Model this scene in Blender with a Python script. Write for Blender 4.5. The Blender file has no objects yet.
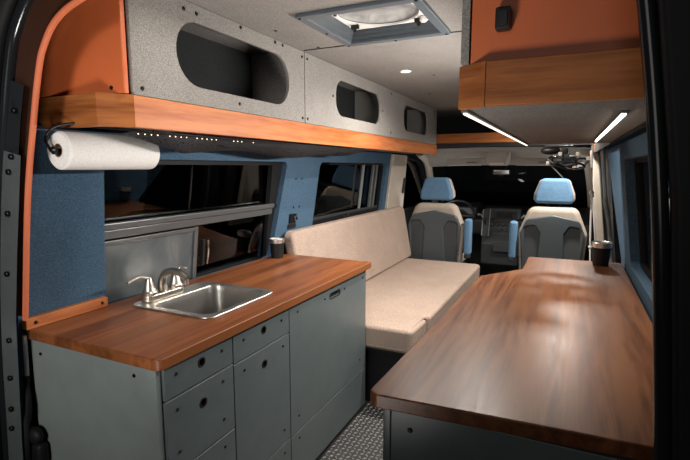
import bpy, bmesh, math, random
from mathutils import Vector, Matrix
random.seed(7)
scn = bpy.context.scene
COL = scn.collection
PI = math.pi
ORG = {}          # world origin of every parent, so that parts can be written in world coordinates

# ------------------------------------------------------------------ materials
def new_mat(name):
    m = bpy.data.materials.new(name); m.use_nodes = True
    nt = m.node_tree; b = nt.nodes['Principled BSDF']
    return m, nt, b
def N(nt, t, **kw):
    n = nt.nodes.new(t)
    for k, v in kw.items(): setattr(n, k, v)
    return n
def L(nt, a, b): nt.links.new(a, b)
def ramp(nt, fac, stops):
    r = N(nt, 'ShaderNodeValToRGB'); e = r.color_ramp.elements
    while len(e) < len(stops): e.new(.5)
    for i, (p, c) in enumerate(stops): e[i].position = p; e[i].color = (*c, 1)
    L(nt, fac, r.inputs[0]); return r.outputs[0]
def coords(nt, scale=(1, 1, 1), loc=(0, 0, 0)):
    tc = N(nt, 'ShaderNodeTexCoord'); mp = N(nt, 'ShaderNodeMapping')
    mp.inputs['Scale'].default_value = scale; mp.inputs['Location'].default_value = loc
    L(nt, tc.outputs['Object'], mp.inputs[0]); return mp.outputs[0]
def noise(nt, vec, scale, detail=4, rough=.5, dist=0):
    n = N(nt, 'ShaderNodeTexNoise'); n.inputs['Scale'].default_value = scale
    n.inputs['Detail'].default_value = detail; n.inputs['Roughness'].default_value = rough
    n.inputs['Distortion'].default_value = dist; L(nt, vec, n.inputs['Vector']); return n.outputs['Fac']
def bump(nt, b, h, strength=.2, dist=.002):
    n = N(nt, 'ShaderNodeBump'); n.inputs['Strength'].default_value = strength
    n.inputs['Distance'].default_value = dist; L(nt, h, n.inputs['Height']); L(nt, n.outputs[0], b.inputs['Normal'])
def solid(name, col, rough=.5, metal=0, spec=.5, var=.06, coat=0):
    m, nt, b = new_mat(name)
    v = noise(nt, coords(nt), 9, 5, .6)
    lo = tuple(c*(1-var) for c in col); hi = tuple(min(1, c*(1+var)) for c in col)
    L(nt, ramp(nt, v, [(.3, lo), (.7, hi)]), b.inputs['Base Color'])
    b.inputs['Roughness'].default_value = rough; b.inputs['Metallic'].default_value = metal
    b.inputs['Specular IOR Level'].default_value = spec; b.inputs['Coat Weight'].default_value = coat
    return m
def fabric(name, c1, c2, scale=260, rough=.95, st=.35, big=.12):
    m, nt, b = new_mat(name); v = coords(nt)
    n1 = noise(nt, v, scale, 3, .7); n2 = noise(nt, v, 6, 4, .6)
    c = ramp(nt, n1, [(.36, c1), (.64, c2)])
    mx = N(nt, 'ShaderNodeMix', data_type='RGBA', blend_type='MULTIPLY'); mx.inputs[0].default_value = 1
    g = ramp(nt, n2, [(.3, (1-big,)*3), (.7, (1, 1, 1))])
    L(nt, c, mx.inputs[6]); L(nt, g, mx.inputs[7]); L(nt, mx.outputs[2], b.inputs['Base Color'])
    b.inputs['Roughness'].default_value = rough; b.inputs['Specular IOR Level'].default_value = .15
    b.inputs['Sheen Weight'].default_value = 0
    bump(nt, b, n1, st, .002); return m
def wood(name, cols, axis='y', plank=.09, rough=.35, figure=.6, coat=.15, loc=(0, 0, 0), contrast=.16):
    m, nt, b = new_mat(name)
    # 'across' runs over the boards, 'along' follows the grain
    sc = {'y': (1, .07, 1), 'x': (.07, .07, 1)}[axis]
    v = coords(nt, sc, loc)
    n1 = noise(nt, v, 16, 6, .62, figure); n2 = noise(nt, v, 95, 3, .6, .2); n3 = noise(nt, v, 4, 2, .5, figure*1.4)
    a = N(nt, 'ShaderNodeMath', operation='MULTIPLY_ADD'); L(nt, n2, a.inputs[0]); a.inputs[1].default_value = .35; L(nt, n1, a.inputs[2])
    a2 = N(nt, 'ShaderNodeMath', operation='MULTIPLY_ADD'); L(nt, n3, a2.inputs[0]); a2.inputs[1].default_value = .5; L(nt, a.outputs[0], a2.inputs[2])
    c = ramp(nt, a2.outputs[0], [(.62, cols[0]), (.92, cols[1]), (1.0, cols[2])] if False else [(.55, cols[0]), (.80, cols[1]), (1.0, cols[2])])
    # board to board change of tone
    tc = N(nt, 'ShaderNodeTexCoord'); sp = N(nt, 'ShaderNodeSeparateXYZ'); L(nt, tc.outputs['Object'], sp.inputs[0])
    d = N(nt, 'ShaderNodeMath', operation='DIVIDE'); L(nt, sp.outputs['X' if axis == 'y' else 'Z'], d.inputs[0]); d.inputs[1].default_value = plank
    fl = N(nt, 'ShaderNodeMath', operation='FLOOR'); L(nt, d.outputs[0], fl.inputs[0])
    wn = N(nt, 'ShaderNodeTexWhiteNoise', noise_dimensions='1D'); L(nt, fl.outputs[0], wn.inputs['W'])
    g = ramp(nt, wn.outputs['Value'], [(0, (1-contrast,)*3), (1, (1, 1, 1))])
    mx = N(nt, 'ShaderNodeMix', data_type='RGBA', blend_type='MULTIPLY'); mx.inputs[0].default_value = 1
    L(nt, c, mx.inputs[6]); L(nt, g, mx.inputs[7]); L(nt, mx.outputs[2], b.inputs['Base Color'])
    r = N(nt, 'ShaderNodeMapRange'); L(nt, n2, r.inputs[0]); r.inputs[3].default_value = rough-.05; r.inputs[4].default_value = rough+.08
    L(nt, r.outputs[0], b.inputs['Roughness'])
    b.inputs['Specular IOR Level'].default_value = .24; b.inputs['Coat Weight'].default_value = coat; b.inputs['Coat Roughness'].default_value = .3
    bump(nt, b, n2, .06, .001); return m
def brushed(name, col, rough=.3, scale=(1, 1, 60)):
    m, nt, b = new_mat(name); n = noise(nt, coords(nt, scale), 14, 4, .6)
    L(nt, ramp(nt, n, [(.3, tuple(c*.86 for c in col)), (.7, col)]), b.inputs['Base Color'])
    b.inputs['Metallic'].default_value = 1
    r = N(nt, 'ShaderNodeMapRange'); L(nt, n, r.inputs[0]); r.inputs[3].default_value = rough-.07; r.inputs[4].default_value = rough+.07
    L(nt, r.outputs[0], b.inputs['Roughness']); return m
def emit(name, col, s):
    m, nt, b = new_mat(name)
    n = noise(nt, coords(nt), 30, 2); L(nt, ramp(nt, n, [(.2, tuple(c*.95 for c in col)), (.8, col)]), b.inputs['Emission Color'])
    b.inputs['Base Color'].default_value = (*col, 1); b.inputs['Emission Strength'].default_value = s; return m
def glass(name, tint, gloss=.06, rough=.02):
    m = bpy.data.materials.new(name); m.use_nodes = True; nt = m.node_tree; nt.nodes.clear()
    o = N(nt, 'ShaderNodeOutputMaterial'); mx = N(nt, 'ShaderNodeMixShader')
    t = N(nt, 'ShaderNodeBsdfTransparent'); t.inputs[0].default_value = (*tint, 1)
    g = N(nt, 'ShaderNodeBsdfGlossy'); g.inputs['Roughness'].default_value = rough
    f = N(nt, 'ShaderNodeFresnel'); f.inputs[0].default_value = 1.5
    n = noise(nt, coords(nt), 3, 3)
    bp = N(nt, 'ShaderNodeBump'); bp.inputs['Strength'].default_value = .02; L(nt, n, bp.inputs['Height']); L(nt, bp.outputs[0], g.inputs['Normal'])
    L(nt, f.outputs[0], mx.inputs[0]); L(nt, t.outputs[0], mx.inputs[1]); L(nt, g.outputs[0], mx.inputs[2]); L(nt, mx.outputs[0], o.inputs[0])
    return m

M = dict(
 wood_left=wood('sapele_worktop', [(.052, .014, .0055), (.155, .045, .016), (.27, .092, .032)], 'y', .085, .36, .6, .0, contrast=.30),
 wood_right=wood('walnut_worktop', [(.034, .011, .0045), (.115, .038, .014), (.195, .076, .029)], 'y', .12, .35, 1.6, .0, loc=(3, 1, 2), contrast=.22),
 trim_y=wood('mahogany_trim_long', [(.14, .034, .010), (.33, .092, .029), (.48, .17, .06)], 'y', .5, .42, .4, .0, contrast=.05),
 trim_x=wood('mahogany_trim_cross_shaded', [(.045, .011, .003), (.205, .062, .017), (.36, .125, .036)], 'x', .5, .42, .4, .0, contrast=.05),  # cross trim's shade put into the colour, same wood as the long rail
 felt_grey=fabric('grey_felt', (.15, .142, .132), (.31, .295, .275), 260, st=.2),
 felt_blue=fabric('blue_felt', (.035, .075, .125), (.085, .15, .225), 230, st=.3),
 felt_beige=fabric('beige_tweed', (.27, .20, .16), (.50, .395, .33), 190, st=.5),
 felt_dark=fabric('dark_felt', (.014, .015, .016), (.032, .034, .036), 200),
 lam=solid('grey_green_laminate', (.098, .122, .126), .38, 0, .5, .09),
 lam_lit=solid('grey_green_lit', (.20, .23, .222), .40, 0, .5, .08),  # same laminate as the fronts, light on the end panel put into the colour
 orange=solid('orange_paint', (.50, .114, .034), .42, 0, .4, .05),
 seal=solid('orange_seal', (.62, .16, .07), .5, 0, .4, .05),
 black=solid('black_plastic', (.008, .008, .009), .45, 0, .4),
 blackm=solid('black_screw', (.01, .01, .011), .35, .5),
 rubber=solid('black_rubber', (.006, .006, .007), .6, 0, .3),
 gloss=solid('glossy_dark_trim', (.012, .014, .016), .18, 0, .6),
 dgrey=solid('dark_grey_plastic', (.03, .035, .038), .5, 0, .4),
 mgrey=solid('grey_metal_plate', (.21, .235, .24), .4, .2),
 vent=solid('slate_vent_plastic', (.085, .105, .122), .42, 0, .5),
 white=solid('white_plastic', (.72, .70, .66), .4),
 paper=fabric('paper_towel', (.74, .72, .69), (.84, .82, .79), 150, st=.25, big=.03),
 card=solid('cardboard_core', (.30, .2, .12), .9),
 steel=brushed('brushed_steel', (.80, .78, .74), .36, (.3, .3, .3)),
 nickel=brushed('brushed_nickel', (.62, .57, .50), .33, (.3, .3, .3)),
 chrome=brushed('chrome', (.8, .8, .8), .1),
 alu=solid('aluminium_rail', (.15, .16, .165), .3, .5),
 beige=solid('beige_plastic', (.44, .39, .33), .55),
 jamb=solid('dark_brown_jamb', (.075, .028, .014), .5, 0, .4, .1),  # one even dark brown for the whole jamb band
 head=fabric('beige_headliner', (.42, .40, .36), (.54, .51, .47), 200, st=.15),
 seat_beige=fabric('beige_seat_cloth', (.36, .31, .26), (.47, .41, .35), 180, st=.2),
 seat_grey=solid('grey_seat_shell', (.055, .068, .077), .42),
 seat_well=solid('dark_seat_pocket', (.05, .057, .062), .6),
 blue_vinyl=fabric('blue_seat_cloth', (.095, .19, .32), (.15, .28, .43), 160, st=.2),
 rope=fabric('white_cord', (.75, .73, .70), (.88, .86, .83), 300),
 led=emit('led_white', (1, .90, .78), 1.6), ledw=emit('led_warm', (1, .88, .70), 14),
 dot=emit('led_dot', (1, .74, .48), 3), puck=emit('puck_lens', (1, .9, .75), 14),
 glass=glass('window_glass', (.55, .6, .62)), wglass=glass('windscreen_glass', (.5, .55, .55)),
 asphalt=fabric('asphalt', (.02, .02, .021), (.05, .05, .05), 40),
)
# tinted lower pane: blotchy grey reflection put into its colour
m, nt, b = new_mat('reflection_pane'); nz = noise(nt, coords(nt), 5, 4, .6, 1.2)
L(nt, ramp(nt, nz, [(.3, (.08, .105, .12)), (.62, (.16, .185, .19)), (.8, (.26, .27, .265))]), b.inputs['Base Color'])
b.inputs['Roughness'].default_value = .22; b.inputs['Transmission Weight'].default_value = .25; M['pane_reflection'] = m
# net: open weave
m = bpy.data.materials.new('black_net'); m.use_nodes = True; nt = m.node_tree; bb = nt.nodes['Principled BSDF']
bb.inputs['Base Color'].default_value = (.012, .012, .014, 1); bb.inputs['Roughness'].default_value = .8
vo = N(nt, 'ShaderNodeTexVoronoi', feature='DISTANCE_TO_EDGE'); vo.inputs['Scale'].default_value = 130; L(nt, coords(nt), vo.inputs['Vector'])
mt = N(nt, 'ShaderNodeMath', operation='LESS_THAN'); L(nt, vo.outputs['Distance'], mt.inputs[0]); mt.inputs[1].default_value = .26
L(nt, mt.outputs[0], bb.inputs['Alpha']); M['net'] = m
# translucent vent lid
m, nt, b = new_mat('vent_dome'); nz = noise(nt, coords(nt), 9, 5, .6, .8)
L(nt, ramp(nt, nz, [(.35, (.16, .165, .165)), (.65, (.36, .36, .35))]), b.inputs['Base Color']); b.inputs['Roughness'].default_value = .3; M['dome'] = m

# ------------------------------------------------------------------ mesh building
def rpoly(pts, r, n=6):
    """polygon (counter-clockwise) with rounded corners; r one radius or one per corner"""
    out = []; k = len(pts)
    rs = r if isinstance(r, (list, tuple)) else [r]*k
    for i in range(k):
        p = Vector(pts[i]); a = (Vector(pts[i-1])-p); c = (Vector(pts[(i+1) % k])-p); R = rs[i]
        if R <= 0: out.append((p.x, p.y)); continue
        la, lc = a.length, c.length; a.normalize(); c.normalize()
        ang = a.angle(c); d = min(R/math.tan(ang/2), la*.499, lc*.499); R = d*math.tan(ang/2)
        ctr = p+(a+c).normalized()*(R/math.sin(ang/2))
        s = p+a*d-ctr; e = p+c*d-ctr
        a0 = math.atan2(s.y, s.x); a1 = math.atan2(e.y, e.x)
        da = (a1-a0+PI) % (2*PI)-PI
        for j in range(n+1):
            t = a0+da*j/n; out.append((ctr.x+R*math.cos(t), ctr.y+R*math.sin(t)))
    return out
def rect(u0, u1, v0, v1, r=0, n=6): return rpoly([(u0, v0), (u1, v0), (u1, v1), (u0, v1)], r, n)
def circ(u, v, r, n=24): return [(u+r*math.cos(2*PI*i/n), v+r*math.sin(2*PI*i/n)) for i in range(n)]
MAP = {'xy': lambda u, v, w: (u, v, w), 'yz': lambda u, v, w: (w, u, v), 'xz': lambda u, v, w: (u, w, v)}
class B:
    def __init__(s): s.bm = bmesh.new()
    def merge(s, bm2, f=None):
        if f:
            for v in bm2.verts: v.co = Vector(f(*v.co))
        bmesh.ops.recalc_face_normals(bm2, faces=bm2.faces)
        me = bpy.data.meshes.new('t'); bm2.to_mesh(me); bm2.free(); s.bm.from_mesh(me); bpy.data.meshes.remove(me); return s
    def box(s, x0, x1, y0, y1, z0, z1, bev=0, seg=2, f=None):
        t = bmesh.new(); bmesh.ops.create_cube(t, size=1)
        for v in t.verts: v.co = Vector(((x0+x1)/2+v.co.x*(x1-x0), (y0+y1)/2+v.co.y*(y1-y0), (z0+z1)/2+v.co.z*(z1-z0)))
        if bev: bmesh.ops.bevel(t, geom=t.edges[:], offset=bev, segments=seg, affect='EDGES', profile=.5)
        return s.merge(t, f)
    def plate(s, outline, w0, w1, mp='xy', holes=(), bev=0, f=None, seg=2):
        cu = bpy.data.curves.new('t', 'CURVE'); cu.dimensions = '2D'; cu.fill_mode = 'BOTH'
        def area(p): return sum(p[i-1][0]*p[i][1]-p[i][0]*p[i-1][1] for i in range(len(p)))
        for i, pl in enumerate([outline, *holes]):
            pl = list(pl)
            if (area(pl) > 0) != (i == 0): pl.reverse()
            sp = cu.splines.new('POLY'); sp.points.add(len(pl)-1); sp.use_cyclic_u = True
            for q, (u, v) in zip(sp.points, pl): q.co = (u, v, 0, 1)
        cu.extrude = max((w1-w0)/2-bev, 1e-5); cu.bevel_depth = bev; cu.bevel_resolution = seg; cu.offset = -bev
        o = bpy.data.objects.new('t', cu); COL.objects.link(o); bpy.context.view_layer.update()
        me = bpy.data.meshes.new_from_object(o.evaluated_get(bpy.context.evaluated_depsgraph_get()))
        bpy.data.objects.remove(o); bpy.data.curves.remove(cu)
        t = bmesh.new(); t.from_mesh(me); bpy.data.meshes.remove(me)
        bmesh.ops.remove_doubles(t, verts=t.verts, dist=1e-5)
        g = MAP[mp]; c = (w0+w1)/2
        for v in t.verts: v.co = Vector(g(v.co.x, v.co.y, v.co.z+c))
        return s.merge(t, f)
    def cyl(s, p0, p1, r0, r1=None, n=20, bev=0):
        r1 = r0 if r1 is None else r1; h = (Vector(p1)-Vector(p0)).length
        return s.lathe([(0, 0), (r0, 0), (r1, h), (0, h)], p0, Vector(p1)-Vector(p0), n)
    def lathe(s, prof, base, axis=(0, 0, 1), n=28, sq=(1, 1)):
        t = bmesh.new(); rings = []
        q = Vector((0, 0, 1)).rotation_difference(Vector(axis).normalized())
        for r, h in prof:
            if r < 1e-6: rings.append([t.verts.new(q @ Vector((0, 0, h))+Vector(base))])
            else: rings.append([t.verts.new(q @ Vector((r*sq[0]*math.cos(2*PI*i/n), r*sq[1]*math.sin(2*PI*i/n), h))+Vector(base)) for i in range(n)])
        for a, c in zip(rings, rings[1:]):
            for i in range(n):
                j = (i+1) % n
                if len(a) == 1 and len(c) == 1: continue
                if len(a) == 1: t.faces.new((a[0], c[j], c[i]))
                elif len(c) == 1: t.faces.new((a[i], a[j], c[0]))
                else: t.faces.new((a[i], a[j], c[j], c[i]))
        return s.merge(t)
    def tube(s, pts, r, n=10, closed=False, sub=6, sq=1):
        P = [Vector(p) for p in pts]; rr = r if isinstance(r, (list, tuple)) else [r]*len(P)
        if sub > 1 and len(P) > 2:
            o, ro = [], []; k = len(P); rng = range(k if closed else k-1)
            for i in rng:
                p0 = P[i-1] if (closed or i) else P[0]*2-P[1]; p1 = P[i]; p2 = P[(i+1) % k]
                p3 = P[(i+2) % k] if (closed or i+2 < k) else p2*2-p1
                for j in range(sub):
                    u = j/sub
                    o.append(.5*((2*p1)+(p2-p0)*u+(2*p0-5*p1+4*p2-p3)*u*u+(3*p1-p0-3*p2+p3)*u**3)); ro.append(rr[i]*(1-u)+rr[(i+1) % k]*u)
            if not closed: o.append(P[-1]); ro.append(rr[-1])
            P, rr = o, ro
        t = bmesh.new(); rings = []; k = len(P)
        up = Vector((0, 0, 1)); d0 = (P[1]-P[0]).normalized()
        if abs(d0.dot(up)) > .95: up = Vector((0, 1, 0))
        for i in range(k):
            d = ((P[(i+1) % k] if (closed or i+1 < k) else P[i])-(P[i-1] if (closed or i) else P[i])).normalized()
            a = d.cross(up)
            if a.length < 1e-4: a = d.orthogonal()
            a.normalize(); up = a.cross(d).normalized()
            rings.append([t.verts.new(P[i]+(a*math.cos(2*PI*j/n)+up*math.sin(2*PI*j/n)*sq)*rr[i]) for j in range(n)])
        for i in range(k if closed else k-1):
            a, c = rings[i], rings[(i+1) % k]
            for j in range(n): t.faces.new((a[j], a[(j+1) % n], c[(j+1) % n], c[j]))
        if not closed: t.faces.new(rings[0][::-1]); t.faces.new(rings[-1])
        return s.merge(t)
    def ell(s, c, r, seg=20, rings=12, f=None, pw=1):
        t = bmesh.new(); bmesh.ops.create_uvsphere(t, u_segments=seg, v_segments=rings, radius=1)
        for v in t.verts:
            q = [math.copysign(abs(a)**pw, a) for a in v.co]
            v.co = Vector((c[0]+q[0]*r[0], c[1]+q[1]*r[1], c[2]+q[2]*r[2]))
        return s.merge(t, f)
    def grid(s, fn, nu, nv, thick=0):
        t = bmesh.new(); g = [[t.verts.new(fn(i/nu, j/nv)) for j in range(nv+1)] for i in range(nu+1)]
        for i in range(nu):
            for j in range(nv): t.faces.new((g[i][j], g[i+1][j], g[i+1][j+1], g[i][j+1]))
        if thick: bmesh.ops.solidify(t, geom=t.faces[:], thickness=thick)
        return s.merge(t)
    def prism(s, poly, a0, a1, mp): return s.plate(poly, a0, a1, mp)

def root(name, label, cat, loc=(0, 0, 0), group=None):
    o = bpy.data.objects.new(name, None); o.empty_display_size = .05; COL.objects.link(o); o.location = loc
    o['label'] = label; o['category'] = cat
    if group: o['group'] = group
    ORG[o] = Vector(loc); return o
def part(name, b, mat, parent=None, label=None, ang=35, org=None):
    me = bpy.data.meshes.new(name); off = ORG[parent] if parent else Vector(org or (0, 0, 0))
    for v in b.bm.verts: v.co -= off
    b.bm.to_mesh(me); b.bm.free(); me.materials.append(M[mat])
    me.polygons.foreach_set('use_smooth', [True]*len(me.polygons)); me.set_sharp_from_angle(angle=math.radians(ang))
    o = bpy.data.objects.new(name, me); COL.objects.link(o)
    wn = o.modifiers.new('weighted', 'WEIGHTED_NORMAL'); wn.keep_sharp = True; wn.weight = 100
    if parent: o.parent = parent
    else: o.location = off
    ORG[o] = off
    if label: o['label'] = label
    return o
def thing(name, b, mat, label, cat, group=None, org=None, ang=35):
    o = part(name, b, mat, None, label, ang, org); o['category'] = cat
    if group: o['group'] = group
    return o
def struct(name, b, mat, parent=None, **k):
    o = part(name, b, mat, parent, **k)
    if not parent: o['kind'] = 'structure'
    return o
SCREW = {}
def screws(parent, pts, axis, r=.006, mat='blackm'):
    key = (tuple(axis), r, mat)
    if key not in SCREW:
        me = bpy.data.meshes.new('screw'); b = B().lathe([(0, .0035), (r*.35, .0035), (r*.4, .0018), (r*.5, .0035), (r*.8, .003), (r, .0012), (r, -.002), (0, -.002)], (0, 0, 0), axis, 14)
        b.bm.to_mesh(me); b.bm.free(); me.materials.append(M[mat])
        me.polygons.foreach_set('use_smooth', [True]*len(me.polygons)); me.set_sharp_from_angle(angle=.7); SCREW[key] = me
    for p in pts:
        o = bpy.data.objects.new('screw', SCREW[key]); COL.objects.link(o); o.parent = parent; o.location = Vector(p)-ORG[parent]

# sheared side walls: the van narrows towards its roof
SL = .12
def shl(x, y, z): return (x+SL*(z-.92), y, z)
def shr(x, y, z): return (x-SL*(z-.92), y, z)

# ------------------------------------------------------------------ the shell
fl = B().box(-1.75, .45, .55, 6.3, -.05, 0)
def lozenge(b, x, y, a):
    c, s_ = math.cos(a), math.sin(a)
    t = b.bm; l, w, h = .0125, .0052, .004
    P = [(-l, 0, 0), (0, -w, 0), (l, 0, 0), (0, w, 0)]; Q = [(-l*.45, 0, h), (0, -w*.4, h), (l*.45, 0, h), (0, w*.4, h)]
    vs = [t.verts.new((x+p[0]*c-p[1]*s_, y+p[0]*s_+p[1]*c, p[2])) for p in P+Q]
    for i in range(4):
        j = (i+1) % 4; t.faces.new((vs[i], vs[j], vs[4+j], vs[4+i]))
    t.faces.new(vs[4:])
tl = B()
for i in range(26):
    for j in range(160):
        lozenge(tl, -1.0+i*.026, 1.0+j*.026, PI/4 if (i+j) % 2 else -PI/4)
M['floor'] = solid('aluminium_tread_plate', (.06, .06, .06), .45, .3); M['tread'] = solid('tread_highlight', (.42, .42, .41), .4, .5)  # lozenges lighter than the plate, their glint put into the colour
flo = struct('floor', fl, 'floor')
part('tread', tl, 'tread', flo)
struct('ground', B().box(-25, 25, -12, 40, -.66, -.6), 'asphalt')

# ceiling with the roof vent cut out
VX0, VX1, VY0, VY1 = -.95, -.472, 1.55, 2.015
cl = B().plate(rect(-1.6, .2, .86, 5.3), 1.97, 1.995, 'xy', [rect(VX0+.03, VX1-.03, VY0+.03, VY1-.03)])
ce = struct('ceiling', cl, 'felt_grey')
part('seam', B().box(-1.19, -.22, 2.03, 2.034, 1.966, 1.972), 'dgrey', ce)
screws(ce, [(x, 2.012, 1.97) for x in (-1.1, -.9, -.7, -.5, -.3)]+[(-1.13, 1.2, 1.97), (-1.13, 1.7, 1.97), (-.78, 2.9, 1.97), (-.6, 3.5, 1.97), (-1.0, 3.6, 1.97)], (0, 0, -1), .007)

# left wall, window openings
W1 = rpoly([(1.19, .865), (2.32, .865), (2.42, 1.44), (1.175, 1.44)], .03); W2 = rpoly([(2.80, .985), (4.14, .985), (4.14, 1.442), (2.835, 1.442)], .045)
wl = B().plate([(.866, .0), (4.24, 0), (4.22, 1.543), (.866, 1.543)], -1.65, -1.6, 'yz', [W1, W2], bev=.004, f=shl)
w = struct('wall_left', wl, 'felt_blue')
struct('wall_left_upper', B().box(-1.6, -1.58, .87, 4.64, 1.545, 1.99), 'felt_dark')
screws(w, [shl(-1.6, y, z) for y, z in ((2.53, 1.335), (2.6, 1.335), (2.53, 1.155), (2.6, 1.155))], (1, 0, -SL), .007)
def wparts(name, side, items):
    r = None
    f = shl if side < 0 else shr
    for i, (nm, mat, boxes) in enumerate(items):
        b = B()
        for (x0, x1, y0, y1, z0, z1, *bv) in boxes: b.box(x0, x1, y0, y1, z0, z1, bv[0] if bv else 0, f=f)
        if r is None: r = struct(name, b, mat)
        else: part(nm, b, mat, r)
    return r
w1 = wparts('window_1', -1, [
 ('frame', 'rubber', [(-1.665, -1.635, 1.13, 1.19, .85, 1.45), (-1.665, -1.635, 2.31, 2.44, .85, 1.45), (-1.665, -1.635, 1.1, 2.42, 1.42, 1.45), (-1.665, -1.635, 1.2, 2.27, .85, .875)]),
 ('rail', 'alu', [(-1.65, -1.61, 1.18, 2.33, 1.168, 1.194, .006), (-1.65, -1.625, 1.18, 2.33, 1.13, 1.165, .005)]),
 ('sash_frame', 'alu', [(-1.645, -1.62, 1.68, 1.705, .87, 1.125, .004), (-1.645, -1.62, 1.19, 1.68, 1.105, 1.123, .003)]),
 ('reflection_pane', 'pane_reflection', [(-1.638, -1.630, 1.19, 1.682, .87, 1.107)]),
 ('lower_pane', 'glass', [(-1.655, -1.650, 1.70, 2.28, .87, 1.13)]),
 ('sash_handle', 'black', [(-1.622, -1.60, 1.722, 1.736, .93, 1.06, .004)]),
])
part('handle_rod', B().tube([shl(-1.598, 1.75, .935), shl(-1.592, 1.75, 1.0), shl(-1.598, 1.75, 1.055)], .005), 'chrome', w1)
part('upper_pane', B().box(-1.662, -1.657, 1.15, 2.42, 1.17, 1.45, f=lambda x, y, z: (x+.062*(z-.92), y, z)), 'glass', w1)
w2 = wparts('window_2', -1, [
 ('frame', 'rubber', [(-1.665, -1.635, 2.77, 2.84, .97, 1.45), (-1.665, -1.635, 4.12, 4.16, .97, 1.45), (-1.665, -1.635, 2.8, 4.14, 1.425, 1.45), (-1.66, -1.61, 2.77, 4.06, .98, 1.035)]),
 ('track', 'dgrey', [(-1.645, -1.618, 2.77, 4.06, 1.035, 1.055, .004), (-1.63, -1.60, 2.77, 4.06, .985, 1.0, .004)]),
 ('stile', 'mgrey', [(-1.65, -1.63, 3.67, 3.69, 1.04, 1.43, .004)]),
 ('stile', 'alu', [(-1.645, -1.62, 3.87, 3.895, 1.04, 1.43, .004), (-1.645, -1.62, 3.95, 3.975, 1.04, 1.43, .004)]),
 ('latch', 'black', [(-1.615, -1.59, 3.28, 3.4, 1.0, 1.03, .006), (-1.60, -1.585, 3.33, 3.35, 1.01, 1.045, .004)]),
])
part('pane', B().box(-1.662, -1.657, 2.76, 4.17, 1.0, 1.45, f=lambda x, y, z: (x+SL*(z-.92)-.06*(y-3.4), y, z)), 'glass', w2)
# left pillar between living space and cab
pl = B().plate([(4.23, .3), (4.74, .3), (4.72, 1.0), (4.64, 1.53), (4.23, 1.53)], -1.64, -1.575, 'yz', bev=.012, f=shl)
p = struct('trim_1', pl, 'beige')
part('belt_guide', B().box(-1.575, -1.555, 4.60, 4.64, 1.14, 1.30, .008, f=shl), 'black', p)

# right wall
W3 = rect(.6, 2.22, .93, 1.448, .03)
wr = B().plate([(.86, 0), (3.05, 0), (3.1, .88), (3.65, 1.528), (.86, 1.528)], .30, .345, 'yz', [rect(.93, 2.62, .93, 1.448, .03)], bev=.004, f=shr)
struct('wall_right', wr, 'felt_blue')
struct('wall_right_upper', B().box(.185, .2, .87, 4.64, 1.529, 1.97), 'felt_dark')
wparts('window_3', 1, [
 ('frame', 'rubber', [(.345, .37, .9, .95, .92, 1.46), (.345, .37, 2.6, 2.65, .92, 1.46), (.345, .37, .95, 2.6, 1.43, 1.46), (.345, .37, .95, 2.6, .92, .95)]),
 ('pane', 'glass', [(.36, .364, .92, 2.63, .93, 1.45)]),
 ('stile', 'alu', [(.35, .362, 2.2, 2.215, .95, 1.43, .003)]),
])
pr = B().plate([(4.55, .2), (5.0, .2), (5.0, 1.0), (4.85, 1.56), (4.55, 1.56)], .235, .30, 'yz', bev=.015, f=shr)
p = struct('trim_2', pr, 'beige')
part('end_block', B().box(.165, .235, 4.52, 4.56, 1.54, 1.60, .004), 'trim_x', p)
# right cab door edge with its rubber seals
dr = B()
dr.plate([(3.95, 0), (4.5, 0), (4.5, 1.0), (4.5, 1.55), (3.95, 1.55)], .33, .40, 'yz', f=shr)
d = struct('door_2', dr, 'black')
part('door_seal', B().tube([shr(.31, 4.28, .5), shr(.315, 4.28, .9), shr(.30, 4.25, 1.2), shr(.29, 4.18, 1.52)], .016), 'gloss', d)
part('door_edge', B().tube([shr(.30, 4.0, .5), shr(.305, 4.0, .9), shr(.29, 3.95, 1.2), shr(.285, 3.86, 1.54)], .014), 'mgrey', d)

# rear door opening: seals, jamb band, plates
def opening(pts, off, y): return [(x+off, y, z) for x, z in pts]
LC = [(-1.60, 0), (-1.57, .5), (-1.536, .927), (-1.466, 1.312), (-1.403, 1.544), (-1.36, 1.68), (-1.33, 1.74), (-1.269, 1.801), (-1.164, 1.84), (-.95, 1.875), (-.65, 1.89)]
RC = [(.20, 0), (.18, .5), (.152, .93), (.115, 1.36), (.078, 1.64), (.05, 1.78), (-.05, 1.87), (-.3, 1.89), (-.65, 1.89)]
def band(pts, o0, o1, y0, y1):
    """surface strip between two offsets of an opening's outline, outward along its normal"""
    P = [Vector((x, 0, z)) for x, z in pts]; nr = []
    for i in range(len(P)):
        d = (P[min(i+1, len(P)-1)]-P[max(i-1, 0)]).normalized(); nr.append(Vector((-d.z, 0, d.x)))
    b = B(); k = len(P)-1
    def fn(u, v):
        t = u*k; i = min(int(t), k-1); q = t-i
        p = P[i].lerp(P[i+1], q); n = nr[i].lerp(nr[i+1], q).normalized()
        a = p+n*(o0+(o1-o0)*v); return Vector((a.x, y0+(y1-y0)*v, a.z))
    b.grid(fn, 60, 3, thick=.012); return b, P, nr
s_ = 1
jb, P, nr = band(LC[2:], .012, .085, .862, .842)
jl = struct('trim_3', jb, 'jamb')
part('door_seal', B().tube([(x, .852, z) for x, z in LC[2:]], .0085, 12), 'seal', jl)
def offs(pts, o):
    P = [Vector((x, 0, z)) for x, z in pts]; out = []
    for i in range(len(P)):
        d = (P[min(i+1, len(P)-1)]-P[max(i-1, 0)]).normalized(); out.append((P[i].x-d.z*o, P[i].z+d.x*o))
    return out
part('edge_trim', B().tube([(x, .835, z) for x, z in offs(LC, .10)], .017, 12), 'gloss', jl)
part('rubber_seal', B().tube([(x, .82, z) for x, z in offs(LC, .145)], .026, 12), 'rubber', jl)
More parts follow.
